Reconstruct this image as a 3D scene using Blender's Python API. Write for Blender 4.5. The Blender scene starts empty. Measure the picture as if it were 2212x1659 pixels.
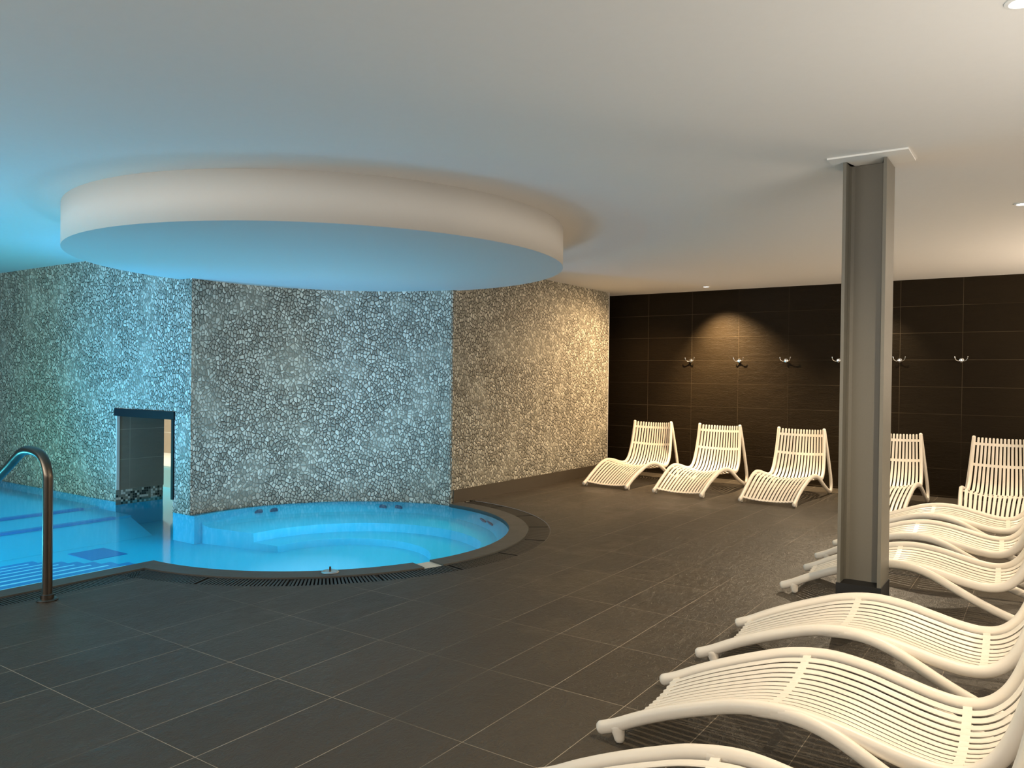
import bpy, bmesh, math, random
from mathutils import Vector, Matrix
random.seed(7)
S = bpy.context.scene
COL = S.collection
PI = math.pi
CEIL = 2.381

# ------------------------------------------------------------------ helpers
def link(name, bm, mat, parent=None, smooth=False, loc=None):
    me = bpy.data.meshes.new(name)
    bmesh.ops.recalc_face_normals(bm, faces=bm.faces[:])
    bm.to_mesh(me); bm.free()
    me.materials.append(mat)
    if smooth:
        for p in me.polygons: p.use_smooth = True
    o = bpy.data.objects.new(name, me); COL.objects.link(o)
    if parent: o.parent = parent
    if loc: o.location = loc
    return o

def empty(name, loc=(0, 0, 0), rz=0.0):
    o = bpy.data.objects.new(name, None); COL.objects.link(o)
    o.empty_display_size = 0.1
    o.location = loc; o.rotation_euler = (0, 0, rz)
    return o

def tag(o, label, cat, group=None, kind=None):
    o['label'] = label; o['category'] = cat
    if group: o['group'] = group
    if kind: o['kind'] = kind
    return o

def struct(o, label=None):
    o['kind'] = 'structure'
    if label: o['label'] = label
    return o

def copy_tree(o, parent=None):
    c = o.copy(); COL.objects.link(c)
    if parent: c.parent = parent
    for ch in list(o.children): copy_tree(ch, c)
    return c

def box(bm, x0, x1, y0, y1, z0, z1):
    v = [bm.verts.new(p) for p in ((x0,y0,z0),(x1,y0,z0),(x1,y1,z0),(x0,y1,z0),(x0,y0,z1),(x1,y0,z1),(x1,y1,z1),(x0,y1,z1))]
    for f in ((0,3,2,1),(4,5,6,7),(0,1,5,4),(1,2,6,5),(2,3,7,6),(3,0,4,7)): bm.faces.new([v[i] for i in f])
    return v

def prism(bm, pts, z0, z1, caps=True):
    lo = [bm.verts.new((x, y, z0)) for x, y in pts]; hi = [bm.verts.new((x, y, z1)) for x, y in pts]
    n = len(pts)
    for i in range(n): bm.faces.new((lo[i], lo[(i+1) % n], hi[(i+1) % n], hi[i]))
    if caps:
        a = bm.faces.new(lo[::-1]); b = bm.faces.new(hi)
        bmesh.ops.triangulate(bm, faces=[a, b])

def lathe(bm, prof, n=32, axis='Z', origin=(0, 0, 0)):
    rings = []
    for r, h in prof:
        ring = []
        for i in range(n):
            a = 2*PI*i/n
            p = (r*math.cos(a), r*math.sin(a), h)
            if axis == 'Y': p = (p[0], -p[2], p[1])
            ring.append(bm.verts.new(Vector(p) + Vector(origin)))
        rings.append(ring)
    for a, b in zip(rings, rings[1:]):
        for i in range(n): bm.faces.new((a[i], a[(i+1) % n], b[(i+1) % n], b[i]))
    bm.faces.new(rings[0][::-1]); bm.faces.new(rings[-1])

def catmull(pts, per=6):
    P = [Vector(p) for p in pts]; out = []
    Q = [P[0]*2 - P[1]] + P + [P[-1]*2 - P[-2]]
    for i in range(1, len(Q)-2):
        for k in range(per):
            t = k/per; a, b, c, d = Q[i-1], Q[i], Q[i+1], Q[i+2]
            out.append(0.5*((2*b) + (c-a)*t + (2*a-5*b+4*c-d)*t*t + (3*b-a-3*c+d)*t**3))
    out.append(P[-1].copy())
    return out

def sweep(bm, path, rside, rnorm, side=Vector((0, 1, 0)), n=12, fn=None, round_ends=True):
    """elliptical tube along a path; rside = half width along 'side', rnorm = half width across"""
    rings = []; N = len(path)
    for i, p in enumerate(path):
        t = (path[min(i+1, N-1)] - path[max(i-1, 0)]).normalized()
        s = (side - t*side.dot(t)).normalized(); u = t.cross(s)
        k = fn(i/(N-1)) if fn else 1.0
        rings.append([bm.verts.new(p + s*(rside*k*math.cos(2*PI*j/n)) + u*(rnorm*k*math.sin(2*PI*j/n))) for j in range(n)])
    def cap(ring, d, flip):
        c0 = sum((v.co for v in ring), Vector())/n
        r = max(rside, rnorm)
        mid = [bm.verts.new(c0 + (v.co-c0)*0.72 + d*r*0.45) for v in ring]
        for j in range(n): bm.faces.new((ring[j], ring[(j+1) % n], mid[(j+1) % n], mid[j]))
        tip = bm.verts.new(c0 + d*r*0.62)
        for j in range(n): bm.faces.new((mid[j], mid[(j+1) % n], tip))
    for a, b in zip(rings, rings[1:]):
        for j in range(n): bm.faces.new((a[j], a[(j+1) % n], b[(j+1) % n], b[j]))
    cap(rings[0], (path[0]-path[1]).normalized(), True)
    cap(rings[-1], (path[-1]-path[-2]).normalized(), False)

def set_uv_box(o):
    """uv in metres from position: along-surface x or y and z"""
    me = o.data; uv = me.uv_layers.new(name='UVMap')
    for p in me.polygons:
        n = p.normal
        for li in p.loop_indices:
            c = me.vertices[me.loops[li].vertex_index].co
            if abs(n.z) > 0.7: uv.data[li].uv = (c.x, c.y)
            elif abs(n.y) > abs(n.x): uv.data[li].uv = (c.x, c.z)
            else: uv.data[li].uv = (c.y, c.z)

# ------------------------------------------------------------------ materials
def nodemat(name):
    m = bpy.data.materials.new(name); m.use_nodes = True
    nt = m.node_tree; nt.nodes.clear()
    out = nt.nodes.new('ShaderNodeOutputMaterial')
    return m, nt, out

def N(nt, typ, **kw):
    n = nt.nodes.new(typ)
    for k, v in kw.items():
        if k == 'inp':
            for kk, vv in v.items(): n.inputs[kk].default_value = vv
        else: setattr(n, k, v)
    return n

def principled(nt, out, color=(.5, .5, .5), rough=.5, metal=0, spec=.5):
    b = nt.nodes.new('ShaderNodeBsdfPrincipled')
    b.inputs['Base Color'].default_value = (*color, 1); b.inputs['Roughness'].default_value = rough
    b.inputs['Metallic'].default_value = metal; b.inputs['Specular IOR Level'].default_value = spec
    nt.links.new(b.outputs[0], out.inputs[0])
    return b

def simple(name, color, rough=.5, metal=0, spec=.5, bump=0, bscale=60, var=0.06):
    m, nt, out = nodemat(name)
    b = principled(nt, out, color, rough, metal, spec)
    tc = N(nt, 'ShaderNodeTexCoord')
    no = N(nt, 'ShaderNodeTexNoise', inp={'Scale': bscale, 'Detail': 3})
    nt.links.new(tc.outputs['Object'], no.inputs['Vector'])
    if var:
        mx = N(nt, 'ShaderNodeMixRGB', blend_type='MIX')
        mx.inputs[1].default_value = (*[c*(1-var) for c in color], 1); mx.inputs[2].default_value = (*[min(1, c*(1+var)) for c in color], 1)
        nt.links.new(no.outputs['Fac'], mx.inputs[0]); nt.links.new(mx.outputs[0], b.inputs['Base Color'])
    if bump:
        bp = N(nt, 'ShaderNodeBump', inp={'Strength': bump, 'Distance': .004})
        nt.links.new(no.outputs['Fac'], bp.inputs['Height']); nt.links.new(bp.outputs[0], b.inputs['Normal'])
    return m

def math_node(nt, op, a, b=None, clamp=False):
    n = nt.nodes.new('ShaderNodeMath'); n.operation = op; n.use_clamp = clamp
    for i, v in enumerate((a, b)):
        if v is None: continue
        if isinstance(v, (int, float)): n.inputs[i].default_value = v
        else: nt.links.new(v, n.inputs[i])
    return n.outputs[0]

def maprange(nt, v, a, b, c, d, smooth=True):
    n = nt.nodes.new('ShaderNodeMapRange'); n.interpolation_type = 'SMOOTHSTEP' if smooth else 'LINEAR'
    nt.links.new(v, n.inputs[0])
    for i, x in enumerate((a, b, c, d)): n.inputs[i+1].default_value = x
    return n.outputs[0]

def pebble_material():
    m, nt, out = nodemat('pebble_wall')
    L = nt.links.new
    b = principled(nt, out, (.3, .28, .24), .45, 0, .4)
    uv = N(nt, 'ShaderNodeUVMap')
    no = N(nt, 'ShaderNodeTexNoise', noise_dimensions='2D', inp={'Scale': 9, 'Detail': 2})
    L(uv.outputs[0], no.inputs['Vector'])
    sub = N(nt, 'ShaderNodeVectorMath', operation='SUBTRACT'); L(no.outputs['Color'], sub.inputs[0]); sub.inputs[1].default_value = (.5, .5, .5)
    sc = N(nt, 'ShaderNodeVectorMath', operation='SCALE'); L(sub.outputs[0], sc.inputs[0]); sc.inputs['Scale'].default_value = .045
    ad = N(nt, 'ShaderNodeVectorMath', operation='ADD'); L(uv.outputs[0], ad.inputs[0]); L(sc.outputs[0], ad.inputs[1])
    mp = N(nt, 'ShaderNodeMapping'); mp.inputs['Scale'].default_value = (1.22, .9, 1); mp.inputs['Rotation'].default_value = (0, 0, .35)
    L(ad.outputs[0], mp.inputs[0])
    ve = N(nt, 'ShaderNodeTexVoronoi', voronoi_dimensions='2D', feature='DISTANCE_TO_EDGE', inp={'Scale': 28, 'Randomness': .9})
    vc = N(nt, 'ShaderNodeTexVoronoi', voronoi_dimensions='2D', feature='F1', inp={'Scale': 28, 'Randomness': .9})
    L(mp.outputs[0], ve.inputs['Vector']); L(mp.outputs[0], vc.inputs['Vector'])
    mask = maprange(nt, ve.outputs['Distance'], .05, .15, 0, 1)
    hgt = maprange(nt, ve.outputs['Distance'], .02, .33, 0, 1)
    ramp = N(nt, 'ShaderNodeValToRGB')
    e = ramp.color_ramp.elements
    e[0].position = 0; e[0].color = (.26, .25, .20, 1); e[1].position = 1; e[1].color = (.72, .70, .59, 1)
    x = ramp.color_ramp.elements.new(.45); x.color = (.42, .40, .325, 1)
    sep = N(nt, 'ShaderNodeSeparateColor'); L(vc.outputs['Color'], sep.inputs[0])
    L(sep.outputs[0], ramp.inputs[0])
    big = N(nt, 'ShaderNodeTexNoise', noise_dimensions='2D', inp={'Scale': 2.2, 'Detail': 3}); L(uv.outputs[0], big.inputs['Vector'])
    grout = N(nt, 'ShaderNodeMixRGB'); grout.inputs[1].default_value = (.05, .044, .031, 1); grout.inputs[2].default_value = (.23, .22, .17, 1)
    L(maprange(nt, big.outputs['Fac'], .46, .72, 0, 1), grout.inputs[0])
    mx = N(nt, 'ShaderNodeMixRGB'); L(mask, mx.inputs[0]); L(grout.outputs[0], mx.inputs[1]); L(ramp.outputs[0], mx.inputs[2])
    L(mx.outputs[0], b.inputs['Base Color'])
    bp = N(nt, 'ShaderNodeBump', inp={'Strength': .6, 'Distance': .009}); L(hgt, bp.inputs['Height']); L(bp.outputs[0], b.inputs['Normal'])
    return m

def tile_lines(nt, x, y, px, py, ox, oy, w):
    """0 in tile, 1 in grout; px,py pitch; w half grout width (m)"""
    def line(v, p, o):
        t = math_node(nt, 'ADD', math_node(nt, 'DIVIDE', math_node(nt, 'SUBTRACT', v, o), p), .5)
        f = math_node(nt, 'ABSOLUTE', math_node(nt, 'SUBTRACT', math_node(nt, 'FRACT', t), .5))
        return math_node(nt, 'LESS_THAN', math_node(nt, 'MULTIPLY', f, p), w), math_node(nt, 'FLOOR', math_node(nt, 'SUBTRACT', t, .5))
    a, ia = line(x, px, ox); b, ib = line(y, py, oy)
    return math_node(nt, 'MAXIMUM', a, b), ia, ib

def tile_material(name, axes, px, py, ox, oy, w, base, grout, rough, rvar, bump, spec=.5, groutmask=None, streak=(3, 14, 1), wet=None):
    m, nt, out = nodemat(name)
    L = nt.links.new
    b = principled(nt, out, base, rough, 0, spec)
    tc = N(nt, 'ShaderNodeTexCoord')
    sep = N(nt, 'ShaderNodeSeparateXYZ'); L(tc.outputs['Object'], sep.inputs[0])
    x, y = sep.outputs[axes[0]], sep.outputs[axes[1]]
    g, ia, ib = tile_lines(nt, x, y, px, py, ox, oy, w)
    cmb = N(nt, 'ShaderNodeCombineXYZ'); L(ia, cmb.inputs[0]); L(ib, cmb.inputs[1])
    wn = N(nt, 'ShaderNodeTexWhiteNoise', noise_dimensions='2D'); L(cmb.outputs[0], wn.inputs[0])
    # per tile offset so that each tile has its own slate grain
    off = N(nt, 'ShaderNodeVectorMath', operation='SCALE'); L(wn.outputs['Color'], off.inputs[0]); off.inputs['Scale'].default_value = 20
    ad = N(nt, 'ShaderNodeVectorMath', operation='ADD'); L(tc.outputs['Object'], ad.inputs[0]); L(off.outputs[0], ad.inputs[1])
    mp = N(nt, 'ShaderNodeMapping'); L(ad.outputs[0], mp.inputs[0]); mp.inputs['Scale'].default_value = streak
    no = N(nt, 'ShaderNodeTexNoise', inp={'Scale': 1.6, 'Detail': 5, 'Roughness': .55, 'Distortion': .8}); L(mp.outputs[0], no.inputs['Vector'])
    mx = N(nt, 'ShaderNodeMixRGB')
    mx.inputs[1].default_value = (*[c*.78 for c in base], 1); mx.inputs[2].default_value = (*[c*1.22 for c in base], 1)
    t = math_node(nt, 'ADD', math_node(nt, 'MULTIPLY', wn.outputs['Value'], .45), math_node(nt, 'MULTIPLY', no.outputs['Fac'], .6))
    L(t, mx.inputs[0])
    gm = N(nt, 'ShaderNodeMixRGB'); L(mx.outputs[0], gm.inputs[1]); gm.inputs[2].default_value = (*grout, 1)
    big = N(nt, 'ShaderNodeTexNoise', inp={'Scale': .9, 'Detail': 2}); L(tc.outputs['Object'], big.inputs['Vector'])
    gk = maprange(nt, big.outputs['Fac'], .38, .60, .22, 1)
    L(math_node(nt, 'MULTIPLY', g, gk), gm.inputs[0])
    L(gm.outputs[0], b.inputs['Base Color'])
    r = math_node(nt, 'ADD', rough - rvar/2, math_node(nt, 'MULTIPLY', no.outputs['Fac'], rvar))
    if wet:
        w1 = N(nt, 'ShaderNodeTexNoise', inp={'Scale': .8, 'Detail': 4, 'Roughness': .6}); L(tc.outputs['Object'], w1.inputs['Vector'])
        wm = maprange(nt, w1.outputs['Fac'], .50, .60, 1, wet)
        r = math_node(nt, 'MULTIPLY', r, wm)
    L(r, b.inputs['Roughness'])
    rg = N(nt, 'ShaderNodeTexNoise', inp={'Scale': 5.5, 'Detail': 4, 'Roughness': .6, 'Distortion': 1.5}); L(mp.outputs[0], rg.inputs['Vector'])
    ridge = math_node(nt, 'MULTIPLY', math_node(nt, 'ABSOLUTE', math_node(nt, 'SUBTRACT', rg.outputs['Fac'], .5)), 1.4)
    hh = math_node(nt, 'SUBTRACT', math_node(nt, 'ADD', no.outputs['Fac'], ridge), math_node(nt, 'MULTIPLY', g, .6))
    bp = N(nt, 'ShaderNodeBump', inp={'Strength': bump, 'Distance': .006}); L(hh, bp.inputs['Height']); L(bp.outputs[0], b.inputs['Normal'])
    return m

def emit(name, color, strength):
    m, nt, out = nodemat(name)
    e = N(nt, 'ShaderNodeEmission'); e.inputs[0].default_value = (*color, 1); e.inputs[1].default_value = strength
    nt.links.new(e.outputs[0], out.inputs[0])
    return m

def water_material():
    m, nt, out = nodemat('pool_water'); L = nt.links.new
    tr = N(nt, 'ShaderNodeBsdfTransparent'); tr.inputs[0].default_value = (.80, .95, 1, 1)
    gl = N(nt, 'ShaderNodeBsdfGlossy'); gl.inputs['Roughness'].default_value = .10; gl.inputs[0].default_value = (1, 1, 1, 1)
    fr = N(nt, 'ShaderNodeFresnel'); fr.inputs['IOR'].default_value = 1.12
    tc = N(nt, 'ShaderNodeTexCoord'); no = N(nt, 'ShaderNodeTexNoise', inp={'Scale': 2.5, 'Detail': 1}); L(tc.outputs['Object'], no.inputs['Vector'])
    bp = N(nt, 'ShaderNodeBump', inp={'Strength': .05, 'Distance': .01}); L(no.outputs['Fac'], bp.inputs['Height'])
    L(bp.outputs[0], gl.inputs['Normal'])
    mx = N(nt, 'ShaderNodeMixShader'); L(fr.outputs[0], mx.inputs[0]); L(tr.outputs[0], mx.inputs[1]); L(gl.outputs[0], mx.inputs[2])
    L(mx.outputs[0], out.inputs[0])
    return m

def mosaic_material():
    m, nt, out = nodemat('mosaic_band'); L = nt.links.new
    b = principled(nt, out, (.3, .3, .25), .25)
    tc = N(nt, 'ShaderNodeTexCoord'); sep = N(nt, 'ShaderNodeSeparateXYZ'); L(tc.outputs['Object'], sep.inputs[0])
    g, ia, ib = tile_lines(nt, sep.outputs[1], sep.outputs[2], .024, .024, 0, 0, .0012)
    cmb = N(nt, 'ShaderNodeCombineXYZ'); L(ia, cmb.inputs[0]); L(ib, cmb.inputs[1])
    wn = N(nt, 'ShaderNodeTexWhiteNoise', noise_dimensions='2D'); L(cmb.outputs[0], wn.inputs[0])
    rp = N(nt, 'ShaderNodeValToRGB'); rp.color_ramp.interpolation = 'CONSTANT'
    e = rp.color_ramp.elements; e[0].color = (.03, .03, .02, 1); e[1].position = .66; e[1].color = (.6, .58, .48, 1)
    x = e.new(.33); x.color = (.2, .19, .14, 1)
    L(wn.outputs['Value'], rp.inputs[0])
    mx = N(nt, 'ShaderNodeMixRGB'); L(g, mx.inputs[0]); L(rp.outputs[0], mx.inputs[1]); mx.inputs[2].default_value = (.25, .24, .2, 1)
    L(mx.outputs[0], b.inputs['Base Color'])
    return m

M = {}
M['pebble'] = pebble_material()
M['ceiling'] = simple('ceiling_paint', (.80, .79, .77), .7, bump=.03, bscale=30, var=.015)
M['disc'] = simple('disc_paint', (.64, .63, .605), .65, var=.01)
M['floor'] = tile_material('floor_slate_tile', (0, 1), .3195, .593, -1.6445, 2.125, .0014, (.056, .046, .033), (.40, .34, .26), .44, .16, .9, spec=.36, streak=(6, 3, 1), wet=.78)
M['darkwall'] = tile_material('dark_wall_tile', (0, 2), .609, .2956, -.793, CEIL, .0022, (.0165, .0115, .006), (.085, .065, .04), .42, .14, .8, spec=.05, streak=(2.2, 1, 9))
M['darkpanel'] = tile_material('reveal_tile', (1, 2), .609, .2956, 4.4, .69, .0022, (.21, .18, .13), (.50, .44, .32), .35, .15, .3, spec=.5, streak=(1, 2.2, 9))
M['skirt'] = simple('skirting_tile', (.075, .062, .045), .4, bump=.05)
M['beige'] = tile_material('beige_wall_tile', (0, 2), .6, .33, 0, 0, .006, (.42, .34, .25), (.8, .76, .66), .35, .1, .1)
M['ledge'] = simple('pale_ledge_tile', (.72, .72, .62), .4)
M['plastic'] = simple('cream_plastic', (.80, .735, .635), .38, spec=.4, var=.02, bscale=25)
M['steel'] = simple('column_paint', (.155, .145, .118), .45, bump=.03, bscale=90, var=.05)
M['black'] = simple('black_plinth', (.006, .006, .006), .6)
M['trimblack'] = simple('black_metal_trim', (.008, .009, .014), .5, spec=.2)
M['white'] = simple('white_plate', (.82, .82, .80), .6, var=.01)
M['chrome'] = simple('chrome', (.80, .79, .77), .12, metal=1, var=.02)
M['brushed'] = simple('dark_brushed_steel', (.13, .11, .09), .3, metal=1, var=.08, bscale=40)
M['coping'] = tile_material('coping_tile', (0, 1), 9, 9, 50, 50, .001, (.072, .070, .062), (.2, .18, .15), .42, .2, .2, streak=(4, 4, 1))
M['grate'] = simple('black_grating', (.022, .022, .020), .35, bump=.1, var=.2)
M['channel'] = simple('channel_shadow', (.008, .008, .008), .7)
M['shell'] = simple('pool_shell_blue', (.02, .52, .68), .55, var=.02, bscale=4)
M['riser'] = simple('pool_step_riser_blue', (.01, .22, .50), .55, var=.02)
M['nosing'] = simple('pool_step_nosing_pale', (.45, .80, .88), .5, var=.02)
M['drain'] = simple('pool_drain_grille', (.01, .16, .42), .5)
M['jet'] = simple('jet_dark', (.01, .08, .16), .4)
M['jetlight'] = simple('jet_pale', (.2, .6, .75), .4)
M['skim'] = simple('pale_stone', (.62, .60, .52), .45, bump=.1)
M['lens'] = emit('lamp_lens', (1, .95, .85), 14)
M['water'] = water_material()
M['mosaic'] = mosaic_material()

# ------------------------------------------------------------------ geometry constants
C = Vector((-4.925, 4.49)); RW, RC, RG = 1.515, 1.673, 1.857
XI, XC, XG = -4.91, -4.765, -4.585
WX = -4.84          # face of the pebble wall beside the loungers
YD = 9.70           # face of the dark tiled wall
YL = 4.17           # face of the left pebble wall
WATER = -.012
def on(r, a, c=C): return (c.x + r*math.cos(a), c.y + r*math.sin(a))
def ang0(r, x): return -math.acos(max(-1, min(1, (x - C.x)/r)))
def ang1(r): return math.acos((WX - C.x)/r)
def arc(r, a, b, n=72): return [on(r, a + (b-a)*i/n) for i in range(n+1)]
# wall arc
AC = Vector((-4.690, 4.400)); AR = 1.645
aL = PI + math.asin((AC.y - YL)/AR); aR = math.acos((WX - AC.x)/AR)
wall_arc = [(AC.x + AR*math.cos(aL + (aR-aL)*i/64), AC.y + AR*math.sin(aL + (aR-aL)*i/64)) for i in range(65)]

# ------------------------------------------------------------------ setting: floor
bm = bmesh.new()
pts = [(XG, -5.0)] + arc(RG, ang0(RG, XG), ang1(RG)) + [(WX-.05, arc(RG, 0, ang1(RG))[-1][1]), (WX-.05, 9.2), (-7.4, 9.2), (-7.4, YD+.1), (6.5, YD+.1), (6.5, -5.0)]
f = bm.faces.new([bm.verts.new((x, y, 0)) for x, y in pts]); bmesh.ops.triangulate(bm, faces=[f])
fl = link('floor', bm, M['floor']); struct(fl, 'dark slate tiled floor with pale grout lines')
for p in fl.data.polygons:
    if p.normal.z < 0: fl.data.flip_normals(); break

# ceiling
bm = bmesh.new(); box(bm, -18, 6.5, -5, YD+.15, CEIL, CEIL+.12)
struct(link('ceiling', bm, M['ceiling']), 'smooth white painted ceiling')

# dark tiled wall
bm = bmesh.new(); box(bm, -7.4, 6.5, YD, YD+.15, 0, CEIL)
struct(link('wall_back', bm, M['darkwall']), 'dark brown tiled wall behind the row of loungers')

# left pebble wall with the square opening
OX0, OX1, OZ = -7.55, -6.585, .885
bm = bmesh.new()
box(bm, -16, OX0, YL, YL+.5, -.02, CEIL)
box(bm, OX0, OX1, YL, YL+.5, OZ, CEIL)
prism(bm, [(OX1, YL), (wall_arc[0][0], YL), (-6.42, YL+.10), (-6.42, YL+.5), (OX1, YL+.5)], -.02, CEIL)
wl = link('wall_left', bm, M['pebble']); set_uv_box(wl); struct(wl, 'pebble clad wall above the swimming pool with a low square opening')

# curved pebble wall behind the spa pool
bm = bmesh.new(); uvl = bm.loops.layers.uv.new('UVMap')
s = 0.0; prev = None; cols = []
for (x, y) in wall_arc:
    if prev: s += math.hypot(x-prev[0], y-prev[1])
    prev = (x, y)
    cols.append((bm.verts.new((x, y, -.02)), bm.verts.new((x, y, CEIL)), s))
for a, b in zip(cols, cols[1:]):
    fc = bm.faces.new((a[0], b[0], b[1], a[1]))
    for lp, (u, v) in zip(fc.loops, ((a[2], -.02), (b[2], -.02), (b[2], CEIL), (a[2], CEIL))): lp[uvl].uv = (u+3.3, v+.7)
bk = [(WX-.55, 6.9), (-6.6, 6.9), (-6.6, 4.4)]
bv = [(bm.verts.new((x, y, -.02)), bm.verts.new((x, y, CEIL))) for x, y in bk]
for q in range(2): bm.faces.new((bv[q][0], bv[q+1][0], bv[q+1][1], bv[q][1]))
bm.faces.new((cols[-1][0], bv[0][0], bv[0][1], cols[-1][1])); bm.faces.new((bv[2][0], cols[0][0], cols[0][1], bv[2][1]))
struct(link('wall_curved', bm, M['pebble'], smooth=False), 'concave pebble clad wall behind the round spa pool')
for p in bpy.data.objects['wall_curved'].data.polygons[:64]: p.use_smooth = True

# pebble wall running to the dark wall
bm = bmesh.new(); box(bm, WX-.55, WX, wall_arc[-1][1], 9.31, -.02, CEIL)
wr = link('wall_right', bm, M['pebble']); set_uv_box(wr); struct(wr, 'warmly lit pebble clad wall with a dark skirting')
bm = bmesh.new(); box(bm, WX, WX+.012, wall_arc[-1][1]+.02, 9.31, 0, .131)
struct(link('baseboard_right', bm, M['skirt']), 'dark tiled skirting under the warm pebble wall')
bm = bmesh.new(); box(bm, WX-.004, WX+.004, 9.308, 9.316, .13, CEIL)
struct(link('trim_1', bm, M['white']), 'thin pale edge strip at the end of the pebble wall')

# room behind the opening
bm = bmesh.new(); box(bm, -16, wall_arc[0][0], 7.05, 7.2, 0, CEIL)
struct(link('wall_beyond', bm, M['beige']), 'beige tiled wall seen through the opening')
bm = bmesh.new(); box(bm, -16, wall_arc[0][0], 6.05, 7.05, -.3, .012)
struct(link('trim_2', bm, M['ledge']), 'pale ledge at the far side of the pool behind the opening')
bm = bmesh.new(); box(bm, -16.15, -16, -5, 7.2, -.3, CEIL)
struct(link('wall_far', bm, M['ceiling']), 'pale end wall of the swimming pool')

# opening: black frame, tiled reveal, mosaic band
op = empty('wall_opening', (OX0, YL, 0)); struct(op, 'low opening in the pebble wall framed in black')
bm = bmesh.new(); box(bm, -.012, .99, -.014, .05, .826, .90); link('frame_head', bm, M['trimblack'], op)
bm = bmesh.new(); box(bm, .952, .985, -.014, .05, .10, .83); link('frame_jamb', bm, M['trimblack'], op)
bm = bmesh.new(); box(bm, 0, .012, .03, .50, .098, .83); o = link('reveal_panel', bm, M['darkpanel'], op)
bm = bmesh.new(); box(bm, 0, .010, .0, .485, -.05, .096); link('mosaic_band', bm, M['mosaic'], op)
bm = bmesh.new(); box(bm, .0, .016, .0, .03, .098, .83); link('edge_strip', bm, M['skim'], op)

# dropped ceiling disc
DC, DR = (-4.675, 4.275), 1.825
bm = bmesh.new(); lathe(bm, [(DR, 0), (DR, CEIL-2.095), (DR*.999, CEIL-2.0951)], 160, origin=(DC[0], DC[1], 2.095))
dd = link('ceiling_disc', bm, M['disc']); struct(dd, 'round white dropped ceiling disc above the spa pool')
for p in dd.data.polygons: p.use_smooth = abs(p.normal.z) < .5

# ------------------------------------------------------------------ pool
def ring_strip(name, r0, r1, x0, x1, z0, z1, mat, spans, straight=True):
    """raised strip along the pool edge: straight part plus arcs given as angle spans"""
    bm = bmesh.new()
    for (a, b, st) in spans:
        ia = ang0(r0, x0) if a is None else a; oa = ang0(r1, x1) if a is None else a
        ib = ang1(r0) if b is None else b; ob = ang1(r1) if b is None else b
        inn = [on(r0, ia + (ib-ia)*i/60) for i in range(61)]
        out = [on(r1, oa + (ob-oa)*i/60) for i in range(61)]
        if st: inn.insert(0, (x0, -5.0)); out.insert(0, (x1, -5.0))
        g = [[bm.verts.new((*p, z)) for p in ps] for ps, z in ((inn, z0), (inn, z1), (out, z1), (out, z0))]
        for q in range(4):
            A, B = g[q], g[(q+1) % 4]
            for i in range(len(inn)-1): bm.faces.new((A[i], A[i+1], B[i+1], B[i]))
        bm.faces.new([g[q][0] for q in range(4)]); bm.faces.new([g[q][-1] for q in range(3, -1, -1)])
    return link(name, bm, mat)
GA, GB = math.radians(-20.2), math.radians(-15.2)     # gap in the coping
o = ring_strip('pool_coping', RW, RC, XI, XC, -.05, .004, M['coping'], [(None, GA, True), (GB, None, False)])
tag(o, 'dark stone coping running along the pool and round the spa edge', 'pool edge')
bm = bmesh.new()
a_in = [on(RW+.004, GA + (GB-GA)*i/6) for i in range(7)]; a_out = [on(RC-.01, GA + (GB-GA)*i/6) for i in range(7)]
prism(bm, a_in + a_out[::-1], -.05, -.007)
tag(link('overflow_slab', bm, M['skim']), 'pale stone slab in the gap of the dark spa coping', 'slab')
# grating: channel and cross bars
gr = empty('overflow_grating', (C.x, C.y, 0)); tag(gr, 'black overflow grating between the coping and the floor tiles', 'drain grate')
def to_local(o, par): o.location = o.location - par.location
o = ring_strip('channel', RC, RG, XC, XG, -.09, -.035, M['channel'], [(None, None, True)]); o.parent = gr; to_local(o, gr)
bm = bmesh.new()
a0 = ang0(RC, XC) + .012; a1 = ang1(RC) - .01; n = 235
for i in range(n):
    a = a0 + (a1-a0)*i/n; da = (a1-a0)/n*.30
    ps = [on(RC+.004, a-da), on(RC+.004, a+da), on(RG-.004, a+da), on(RG-.004, a-da)]
    prism(bm, ps, -.035, -.004 - (.006 if i % 24 == 0 else 0))
y = -4.9
while y < 2.80:
    xe = min(XG-.004, XC + (XG-XC)*(2.825-y-.012)/(2.825-2.664)); prism(bm, [(XC+.004, y), (xe, y), (xe, y+.012), (XC+.004, y+.012)], -.035, -.004); y += .019
# long carrier ribs
o = link('cross_bars', bm, M['grate'], gr); to_local(o, gr)
o = ring_strip('side_rib', RC+.001, RC+.012, XC+.001, XC+.012, -.035, -.005, M['grate'], [(None, None, True)]); o.parent = gr; to_local(o, gr)
o = ring_strip('side_rib', RG-.010, RG-.001, XG-.010, XG-.001, -.035, -.003, M['grate'], [(None, None, True)]); o.parent = gr; to_local(o, gr)

# pool shell (floor, outer walls, spa bench, entry steps, far ledges)
pool = empty('pool_basin', (C.x, C.y, -.27)); tag(pool, 'blue lit pool shell under the water with steps and spa bench', 'pool', kind='structure')
FZ = -.27
bm = bmesh.new()
f = bm.faces.new([bm.verts.new(p) for p in ((-16, -5, FZ), (-3.3, -5, FZ), (-3.3, 6.5, FZ), (-16, 6.5, FZ))])
edge = [(XI, -5.0)] + arc(RW, ang0(RW, XI), ang1(RW)+.05, 90)
lo = [bm.verts.new((*p, FZ)) for p in edge]; hi = [bm.verts.new((*p, -.045)) for p in edge]
for i in range(len(edge)-1): bm.faces.new((lo[i], lo[i+1], hi[i+1], hi[i]))
o = link('pool_floor', bm, M['shell'], pool); to_local(o, pool)
bm = bmesh.new(); box(bm, -16, OX0, YL+.004, YL+.5, FZ+.001, -.0205); box(bm, OX1, wall_arc[0][0]+.06, YL+.004, YL+.9, FZ+.001, -.0205)
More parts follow.
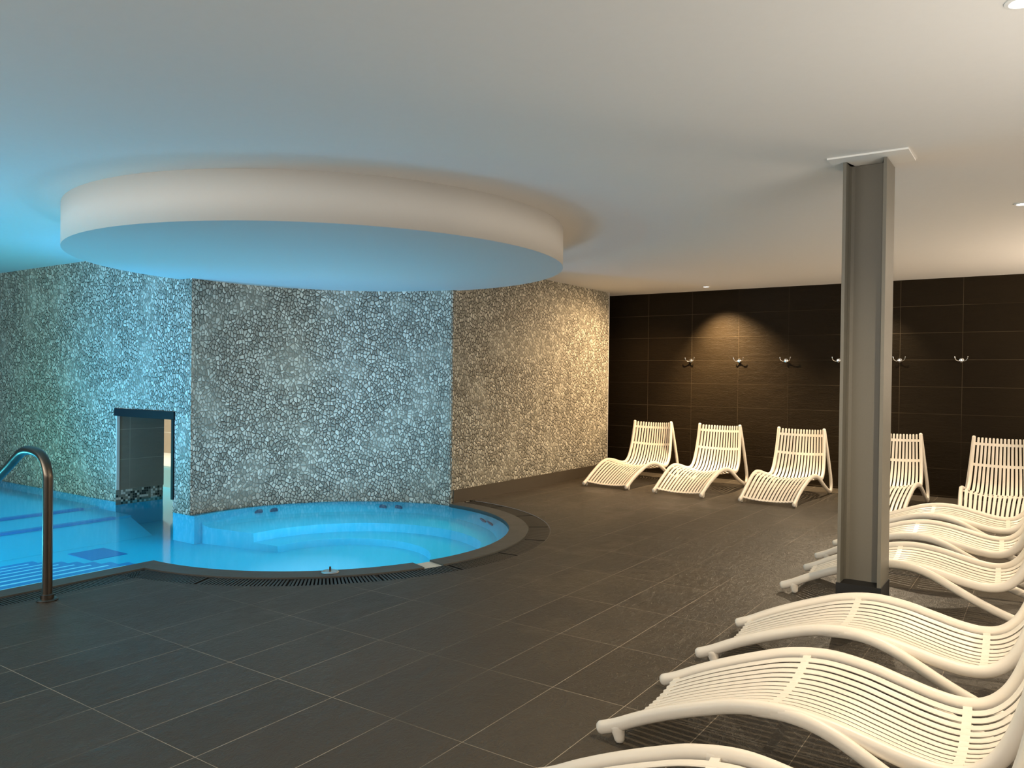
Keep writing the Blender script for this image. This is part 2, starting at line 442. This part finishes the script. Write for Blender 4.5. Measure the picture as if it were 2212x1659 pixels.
o = link('basin_wall', bm, M['shell'], pool); to_local(o, pool)
# spa bench, lofted round the circle
def rho(a, c, r):
    d = Vector((math.cos(a), math.sin(a))); m = C - Vector(c); b = m.dot(d); q = m.dot(m) - r*r
    return -b + math.sqrt(b*b - q)
bm = bmesh.new(); rows = []
b0, b1 = math.radians(-52), math.radians(190.5)
K = 120
for i in range(K+1):
    a = b0 + (b1-b0)*i/K
    r_edge = rho(a, (-4.60, 4.45), 1.075); r_step = rho(a, (-4.70, 4.46), .715)
    r0 = RW
    if a > ang1(RW): r0 = min(RW, rho(a, AC, AR) + .004)
    q0 = r0 - RW
    prof = [(r0, -.0205 if a > ang1(RW) else -.03), (r0-.10, -.104), (r0-.17, -.122), (min(r0-.23, r_edge+.1), -.127), (r_edge, -.128), (r_edge-.004, -.205), (r_step, -.212), (r_step-.004, FZ), (RW+.02, FZ), (RW+.02, -.0205 if a > ang1(RW) else -.03)]
    rows.append([bm.verts.new((*on(r, a), z)) for r, z in prof])
for A, B in zip(rows, rows[1:]):
    for j in range(len(A)): bm.faces.new((A[j], A[(j+1) % len(A)], B[(j+1) % len(A)], B[j]))
bm.faces.new(rows[0]); bm.faces.new(rows[-1][::-1])
o = link('spa_bench', bm, M['shell'], pool); to_local(o, pool)
# entry steps
for i in range(7):
    bm = bmesh.new()
    x1 = XI - .225*i; x0 = x1 - .225; z = -.032 - .031*i
    box(bm, x0, x1 + .01, -4.9, 2.93, FZ+.001, z)
    st = link('entry_step', bm, M['riser'], pool); to_local(st, pool)
    bm = bmesh.new(); box(bm, x0 + .085, x1 - .01, -4.9, 2.86, z, z + .004)
    nb = link('tread', bm, M['nosing'], st)
# far ledges
bm = bmesh.new()
pr = [(-16, FZ+.001), (-16, -.095), (-7.86, -.095), (-7.86, -.115), (-7.27, -.118), (-7.27, -.138), (-6.9, FZ+.001)]
A = [bm.verts.new((x, -4.9, z)) for x, z in pr]; B = [bm.verts.new((x, 4.17, z)) for x, z in pr]
for i in range(len(pr)-1): bm.faces.new((A[i], A[i+1], B[i+1], B[i]))
o = link('far_ramp', bm, M['shell'], pool); to_local(o, pool)
for x1, z in ((-7.86, -.095), (-7.27, -.118)):
    bm = bmesh.new(); box(bm, x1-.06, x1+.006, -4.9, 4.02, z-.018, z+.003); link('nosing', bm, M['riser'], o)
bm = bmesh.new(); box(bm, -6.74, -6.36, 3.32, 3.62, FZ, FZ+.004)
o = link('drain_grille', bm, M['drain'], pool); to_local(o, pool)
# jets
def jet(a, z, r):
    x, y = on(r, a); j = empty('jet_nozzle', (x, y, z), a + PI/2)
    bm = bmesh.new(); lathe(bm, [(.038, .0), (.038, .012), (.026, .016)], 20, 'Y'); o = link('ring', bm, M['jet'], j); o.rotation_euler = (math.radians(-48), 0, 0)
    bm = bmesh.new(); lathe(bm, [(.017, .012), (.017, .019)], 16, 'Y'); o = link('nozzle', bm, M['jetlight'], j); o.rotation_euler = (math.radians(-48), 0, 0)
    return j
jl = [(165.4, 'by the pool passage'), (159.0, 'by the pool passage'), (114, 'below the middle of the curved wall'), (107.5, 'below the middle of the curved wall'), (62.5, 'nearest the warm pebble wall'), (56.0, 'nearest the warm pebble wall')]
for k, (d, w) in enumerate(jl):
    j = jet(math.radians(d), -.066, (min(RW, rho(math.radians(d), AC, AR)) if d > 88 else RW) - .070)
    tag(j, 'small round spa jet, %s one of the pair %s' % ('first' if k % 2 == 0 else 'second', w), 'spa jet', 'spa jets under the water')
# water
bm = bmesh.new()
outl = [(-16, -5), (XI, -5)] + arc(RW, ang0(RW, XI), ang1(RW), 90) + wall_arc[::-1] + [(OX1, YL), (OX1, 6.04), (-16, 6.04), (-16, YL+.5), (OX0, YL+.5), (OX0, YL), (-16, YL)]
f = bm.faces.new([bm.verts.new((x, y, WATER)) for x, y in outl]); bmesh.ops.triangulate(bm, faces=[f])
o = link('pool_water', bm, M['water']); tag(o, 'still bright blue water filling the pool and round spa', 'water', kind='stuff')
if o.data.polygons[0].normal.z < 0: o.data.flip_normals()

# handrail
hr = empty('handrail', (-4.509, 2.114, 0)); tag(hr, 'steel handrail rising from the floor at the pool steps', 'handrail')
pth = [(0, 0, 0), (0, 0, .30), (0, 0, .62), (-.006, 0, .70), (-.04, 0, .762), (-.10, 0, .796), (-.20, 0, .808), (-.29, 0, .796), (-.37, 0, .756), (-.47, 0, .695), (-.9, 0, .45), (-1.3, 0, .22), (-1.6, 0, .05), (-1.7, 0, -.06), (-1.715, 0, -.25)]
bm = bmesh.new(); sweep(bm, catmull(pth, 7), .0255, .0255, n=20); link('rail', bm, M['brushed'], hr, smooth=True)
bm = bmesh.new(); lathe(bm, [(.053, 0), (.053, .006), (.047, .012), (.034, .014), (.034, .034), (.029, .038)], 32); link('base_flange', bm, M['brushed'], hr)

# small metal fitting on the coping
ft = empty('deck_fitting', (-3.738, 3.451, .004)); tag(ft, 'small round metal fitting with a short pin on the coping', 'fitting')
bm = bmesh.new(); lathe(bm, [(.054, 0), (.056, .004), (.050, .010), (.042, .013), (.036, .009)], 36); link('disc', bm, M['chrome'], ft, smooth=False)
bm = bmesh.new(); lathe(bm, [(.007, .008), (.006, .036), (.004, .038)], 14); link('pin', bm, M['brushed'], ft)

# ------------------------------------------------------------------ column
cx0, cx1, cy0, cy1 = -.898, -.692, 4.29, 4.53
col = empty('steel_column', ((cx0+cx1)/2, (cy0+cy1)/2, 0)); tag(col, 'grey steel H section column standing between the loungers', 'column')
w2, d2, tf, tw = (cx1-cx0)/2, (cy1-cy0)/2, .016, .012
ZB = .215
bm = bmesh.new()
def hsec(k=0):
    r = .022   # root radius as two short chamfers
    P = [(-w2, -d2), (-w2+tf, -d2), (-w2+tf, -tw-r), (-w2+tf+r*.3, -tw-r*.3), (-w2+tf+r, -tw), (w2-tf-r, -tw), (w2-tf-r*.3, -tw-r*.3), (w2-tf, -tw-r), (w2-tf, -d2), (w2, -d2)]
    return P + [(-x, -y) for x, y in P]
prism(bm, hsec(), ZB, CEIL-.012)
link('shaft', bm, M['steel'], col)
bm = bmesh.new(); prism(bm, [(-w2-.004, -d2-.004), (w2+.004, -d2-.004), (w2+.004, d2+.004), (-w2-.004, d2+.004)], 0, ZB); link('plinth', bm, M['black'], col)
bm = bmesh.new(); box(bm, -.962+.798, -.588+.798, 4.19-4.395, 4.44-4.395, CEIL-.010, CEIL-.001); link('head_plate', bm, M['white'], col)

# ------------------------------------------------------------------ loungers
seat_pts = [(-.062,.034,.268),(0,.060,.268),(.09,.106,.270),(.2,.155,.275),(.32,.201,.283),(.43,.236,.290),(.56,.254,.297),(.69,.243,.295),(.80,.219,.289),(.90,.197,.284),(.985,.189,.280),(1.055,.205,.276),(1.11,.252,.272),(1.15,.325,.268),(1.185,.435,.261),(1.21,.56,.254),(1.226,.66,.249),(1.233,.705,.247)]
leg_pts = [(.47,.240,.290),(.56,.250,.299),(.64,.246,.306),(.72,.224,.312),(.80,.187,.317),(.90,.137,.321),(1.0,.092,.323),(1.10,.055,.323),(1.18,.030,.321),(1.235,.0235,.319),(1.28,.040,.317),(1.306,.085,.314),(1.312,.16,.308),(1.302,.30,.292),(1.282,.45,.275),(1.257,.60,.259),(1.240,.69,.249)]
seat_path = catmull([(u, z, w) for u, z, w in seat_pts], 4)       # vectors (u, z, halfwidth)
NS = 14
def sag_at(k): return .014 + .046*min(1, max(0, k))**.6
def slat_frame(i):
    n = len(seat_path); p = seat_path[i]; a = seat_path[max(0, i-1)]; b = seat_path[min(n-1, i+1)]
    t = Vector((b.x-a.x, 0, b.y-a.y)).normalized(); nrm = Vector((-t.z, 0, t.x))
    return p, t, nrm, sag_at(i/(n-1))
def pt_on(i, tt, h):
    p, t, nrm, sg = slat_frame(i); w = p.z - .019
    return Vector((p.x, tt*w, p.y)) + nrm*(h - sg*(1-tt*tt) - .004) 
def slats_mesh():
    bm = bmesh.new()
    i0 = 3; i1 = len(seat_path)-1; pitch = 2.0/(NS+.35)
    for j in range(NS):
        tc = -1 + pitch*(j + .675)
        rings = []
        for i in range(i0, i1+1):
            p = seat_path[i]; hw = pitch/2 - .0058/(p.z-.019)
            e = 1.0
            if i in (i0, i1): e = .7
            sec = []
            for (q, h) in ((-1, .0015), (-.75, .0040), (0, .0048), (.75, .0040), (1, .0015), (.8, -.0022), (-.8, -.0022)):
                sec.append(bm.verts.new(pt_on(i, tc + hw*q*e, h*e)))
            rings.append(sec)
        m = len(rings[0])
        for A, B in zip(rings, rings[1:]):
            for k in range(m): bm.faces.new((A[k], A[(k+1) % m], B[(k+1) % m], B[k]))
        bm.faces.new(rings[0][::-1]); bm.faces.new(rings[-1])
    return bm
def rib_mesh(ic, half=1):
    bm = bmesh.new(); rings = []
    K = 28
    for k in range(K+1):
        tt = -1.02 + 2.04*k/K
        ring = []
        for (di, h) in ((-half, -.005), (-half, .0030), (half, .0030), (half, -.005)):
            i = ic + (1 if di > 0 else -1)
            a = pt_on(ic, tt, h); b = pt_on(i, tt, h); d = (b-a); d = d/d.length*.0135
            ring.append(bm.verts.new(a + d))
        rings.append(ring)
    for A, B in zip(rings, rings[1:]):
        for k in range(4): bm.faces.new((A[k], A[(k+1) % 4], B[(k+1) % 4], B[k]))
    bm.faces.new(rings[0][::-1]); bm.faces.new(rings[-1])
    return bm
def idx_u(u, z=None):
    return min(range(1, len(seat_path)-1), key=lambda i: abs(seat_path[i].x-u) if z is None else abs(seat_path[i].y-z) + (9 if seat_path[i].x < 1.05 else 0))

def make_lounger():
    root = empty('sun_lounger')
    link('slatted_seat', slats_mesh(), M['plastic'], root, smooth=False)
    for i in (4, idx_u(.50), idx_u(1.0), idx_u(0, .43), idx_u(0, .64)):
        link('cross_rib', rib_mesh(i), M['plastic'], root)
    for sgn in (-1, 1):
        bm = bmesh.new(); P = [Vector((p.x, sgn*p.z, p.y)) for p in catmull(seat_pts, 5)]
        sweep(bm, P, .0175, .0235, n=14); link('side_rail', bm, M['plastic'], root, smooth=True)
        bm = bmesh.new(); P = [Vector((p.x, sgn*p.z, p.y)) for p in catmull(leg_pts, 5)]
        sweep(bm, P, .0165, .0225, n=14); link('leg', bm, M['plastic'], root, smooth=True)
        bm = bmesh.new()
        P = [Vector((.000, sgn*.268, .054)), Vector((.004, sgn*.268, .040)), Vector((.008, sgn*.268, .024)), Vector((.010, sgn*.268, .012))]
        sweep(bm, P, .0135, .021, n=14, fn=lambda t: 1.42 - .85*t + .33*t*t); link('foot', bm, M['plastic'], root, smooth=True)
    return root

proto = make_lounger()
GR_W = 'loungers along the dark tiled wall'; GR_S = 'loungers beside the column facing the pool'
lngs = [
 # x, y, rot, label, group
 ((-4.170, 8.03), 90, 'cream slatted lounger standing closest to the warm pebble wall', GR_W),
 ((-3.285, 7.99), 90, 'cream slatted lounger second from the pebble wall, in the lamp glow', GR_W),
 ((-2.330, 7.97), 90, 'cream slatted lounger third from the pebble wall, seen just before the column', GR_W),
 ((-1.365, 7.95), 90, 'cream slatted lounger by the dark wall, half hidden behind the steel column', GR_W),
 ((-.390, 7.93), 90, 'cream slatted lounger by the dark wall, cut off by the right picture edge', GR_W),
 ((-1.215, 1.755), 0, 'nearest cream lounger, only its curved knee rail showing at the bottom edge', GR_S),
 ((-1.215, 2.705), 0, 'large cream lounger in the foreground, second from the front', GR_S),
 ((-1.215, 3.625), 0, 'cream lounger just in front of the steel column', GR_S),
 ((-1.240, 5.035), 0, 'cream lounger just behind the steel column, first past it', GR_S),
 ((-1.265, 5.970), 0, 'cream lounger second past the steel column, in the middle of the overlapping three', GR_S),
 ((-1.265, 6.915), 0, 'brightly lit cream lounger third past the column, crosswise before the wall row', GR_S),
]
for i, ((x, y), d, lab, g) in enumerate(lngs):
    o = proto if i == 0 else copy_tree(proto)
    o.location = (x, y, 0); o.rotation_euler = (0, 0, math.radians(d)); tag(o, lab, 'lounger', g)

# ------------------------------------------------------------------ wall hooks
def make_hook():
    r = empty('hanging_hook')
    bm = bmesh.new(); lathe(bm, [(.024, 0), (.024, .006), (.020, .010), (.012, .011), (.012, .026), (.008, .030)], 28, 'Y'); link('rosette', bm, M['chrome'], r)
    for s in (-1, 1):
        bm = bmesh.new(); P = catmull([(0, -.020, -.002), (s*.022, -.026, -.010), (s*.044, -.036, -.004), (s*.058, -.044, .018), (s*.062, -.047, .040)], 6)
        sweep(bm, P, .0048, .0048, side=Vector((0, 1, .1)), n=10, fn=lambda t: 1.15 - .25*t); link('prong', bm, M['chrome'], r, smooth=True)
    return r
hk = make_hook()
hx = [-3.848, -3.215, -2.645, -2.048, -1.403, -.801]
hl = ['chrome double hook at the left edge of the brightest wall tiles', 'chrome double hook at the right edge of the brightest wall tiles', 'chrome double hook on the wall, above the third lounger', 'chrome double hook partly covered by the column, on its pool side', 'chrome double hook next to the column on its far side', 'chrome double hook last in the row, over the gap between two loungers']
for i, x in enumerate(hx):
    o = hk if i == 0 else copy_tree(hk)
    o.location = (x, YD, 1.490); tag(o, hl[i], 'hook', 'hooks on the dark tiled wall')

# ------------------------------------------------------------------ ceiling spotlights
def make_spot():
    r = empty('ceiling_spotlight')
    bm = bmesh.new(); lathe(bm, [(.045, 0), (.045, -.004), (.034, -.006), (.030, -.002)], 32); link('trim_ring', bm, M['white'], r)
    bm = bmesh.new(); lathe(bm, [(.029, -.001), (.029, -.004), (.018, -.006)], 28); link('lens', bm, M['lens'], r)
    return r
sp = make_spot()
sl = [((-3.49, 9.25), 'small lit spotlight in the ceiling before the dark wall'), ((-1.62, 9.25), 'ceiling spotlight before the dark wall, behind the column'), ((-.17, 5.91), 'ceiling spotlight over the far loungers, at the right picture edge'), ((-.09, 2.78), 'ceiling spotlight at the top right corner, over the near loungers')]
for i, ((x, y), lab) in enumerate(sl):
    o = sp if i == 0 else copy_tree(sp)
    o.location = (x, y, CEIL); tag(o, lab, 'ceiling light', 'ceiling spotlights')

# ------------------------------------------------------------------ lights
def lamp(kind, name, loc, energy, color, target=None, **kw):
    l = bpy.data.lights.new(name, kind); l.energy = energy; l.color = color
    for k, v in kw.items(): setattr(l, k, v)
    o = bpy.data.objects.new(name, l); COL.objects.link(o); o.location = loc
    if target is not None:
        o.rotation_euler = (Vector(target) - Vector(loc)).to_track_quat('-Z', 'Y').to_euler()
    return o
WARM = (1, .72, .42); WARM2 = (1, .80, .55); BLUE = (.03, .50, 1.0); TEAL = (.06, .80, .85)
R = math.radians
ZS = CEIL - .03
lamp('SPOT', 'light_wall_a', (-3.49, 9.25, ZS), 700, WARM, (-3.20, 9.75, .5), spot_size=R(92), spot_blend=1, shadow_soft_size=.03)
lamp('SPOT', 'light_wall_a_wide', (-3.49, 9.25, ZS), 330, (1, .66, .36), (-4.70, 8.55, .6), spot_size=R(112), spot_blend=1, shadow_soft_size=.03)
lamp('SPOT', 'light_wall_b', (-1.62, 9.25, ZS), 60, WARM2, (-1.55, 9.72, .9), spot_size=R(70), spot_blend=.8, shadow_soft_size=.03)
lamp('SPOT', 'light_wall_b_wide', (-1.62, 9.25, ZS), 225, WARM2, (-1.9, 8.3, .4), spot_size=R(108), spot_blend=.6, shadow_soft_size=.03)
lamp('SPOT', 'light_wall_c', (.30, 9.25, ZS), 70, WARM2, (.3, 9.72, .9), spot_size=R(70), spot_blend=.8, shadow_soft_size=.03)
lamp('SPOT', 'light_far', (-.17, 5.91, ZS), 150, WARM2, (-.22, 6.1, 0), spot_size=R(150), spot_blend=.8, shadow_soft_size=.035)
lamp('SPOT', 'light_near', (-.09, 2.78, ZS), 165, WARM2, (-.3, 2.9, 0), spot_size=R(145), spot_blend=.8, shadow_soft_size=.012)
lamp('SPOT', 'light_near_b', (-.05, -.3, ZS), 40, WARM2, (-.3, 0, 0), spot_size=R(150), spot_blend=.8, shadow_soft_size=.05)
lamp('SPOT', 'light_side_a', (2.6, 5.9, ZS), 200, WARM2, (1.6, 5.6, 0), spot_size=R(150), spot_blend=.8, shadow_soft_size=.05)
lamp('SPOT', 'light_side_b', (2.6, 2.8, ZS), 90, WARM2, (2, 2.8, 0), spot_size=R(150), spot_blend=.8, shadow_soft_size=.05)
# underwater lights and added underwater fill
lamp('AREA', 'pool_light_up', (-6.9, 2.0, -.05), 5, (.06, .45, 1), (-6.95, 2.4, 3), shape='DISK', size=.9)
lamp('AREA', 'spa_light_up', (-5.2, 4.6, -.05), 19, (.42, .72, 1), (-5.25, 4.7, 3), shape='DISK', size=1.0)
lamp('SPOT', 'pool_fill_wall', (-7.1, 1.2, -.03), 560, (.05, .42, 1), (-7.0, 4.17, 1.15), spot_size=R(66), spot_blend=1, shadow_soft_size=.25)  # added spot that brightens the left pebble wall
lamp('AREA', 'pool_light_side', (-9.0, 2.2, -.03), 26, (.12, 1, .75), (-5.2, 5.6, .8), shape='DISK', size=.6)
lamp('AREA', 'pool_fill_face', (-6.9, 1.4, -.12), 30, (.15, .85, 1), (-5.9, 4.2, -.16), shape='RECTANGLE', size=1.0, size_y=.08)  # added to lift the bench end face out of the seat tone
lamp('AREA', 'pool_fill_down', (-7.6, 1.6, -.016), 38, (.06, .72, 1), (-7.6, 1.6, -3), shape='RECTANGLE', size=5.2, size_y=4.8)  # added light sheet standing in for light scattered in the water
lamp('AREA', 'spa_fill_down', (-4.95, 4.5, -.016), 8.3, (.06, .84, 1), (-4.95, 4.5, -3), shape='DISK', size=2.7)  # added sheet of fill just below the spa surface
lamp('AREA', 'beyond_light', (-10.5, 5.6, 2.3), 110, (1, .93, .8), (-10.5, 5.9, 0), shape='DISK', size=.8)
# unseen upward fill added to light the ceiling; side lamp inferred from the column's shadow
UP = (1, .91, .80)
lamp('AREA', 'uplight_side', (3.8, 2.5, 1.6), 150, UP, (3.2, 2.5, 4), shape='RECTANGLE', size=1.0, size_y=7.0)
lamp('AREA', 'upfill_far', (2.2, 8.2, 1.5), 175, (1, .80, .60), (1.0, 8.2, 4), shape='RECTANGLE', size=1.0, size_y=1.6)
lamp('AREA', 'upfill_rear', (-1.5, -3.2, 1.6), 130, UP, (-1.5, -1.6, 4), shape='RECTANGLE', size=6.0, size_y=.8)
lamp('AREA', 'upfill_pool', (-5.6, -2.9, 1.5), 190, UP, (-5.3, -1.0, 4), shape='RECTANGLE', size=4.0, size_y=.8)

# world: soft light from the open rest of the hall behind the camera
w = bpy.data.worlds.new('World'); S.world = w; w.use_nodes = True
bg = w.node_tree.nodes['Background']; bg.inputs[0].default_value = (1.0, .95, .88, 1); bg.inputs[1].default_value = .15

# ------------------------------------------------------------------ camera
F = 1701.6; yaw, pitch, roll = R(34.413), R(.4987), R(.685)
f = Vector((-math.sin(yaw)*math.cos(pitch), math.cos(yaw)*math.cos(pitch), -math.sin(pitch)))
r = Vector((math.cos(yaw), math.sin(yaw), 0)); u = r.cross(f)
r2 = math.cos(roll)*r + math.sin(roll)*u; u2 = -math.sin(roll)*r + math.cos(roll)*u
cam = bpy.data.cameras.new('camera'); co = bpy.data.objects.new('camera', cam); COL.objects.link(co)
cam.sensor_fit = 'HORIZONTAL'; cam.sensor_width = 36; cam.lens = F/2212*36; cam.clip_start = .05
mt = Matrix((r2, u2, -f)).transposed().to_4x4(); mt.translation = (0, 0, 1.25)
co.matrix_world = mt
S.camera = co
vs = S.view_settings
vs.view_transform = 'Standard'; vs.look = 'None'; vs.exposure = 0.0; vs.gamma = 1; vs.use_curve_mapping = False
cy = S.cycles
cy.use_denoising = True
cy.max_bounces = 10; cy.diffuse_bounces = 5; cy.transparent_max_bounces = 12
cy.sample_clamp_indirect = 6
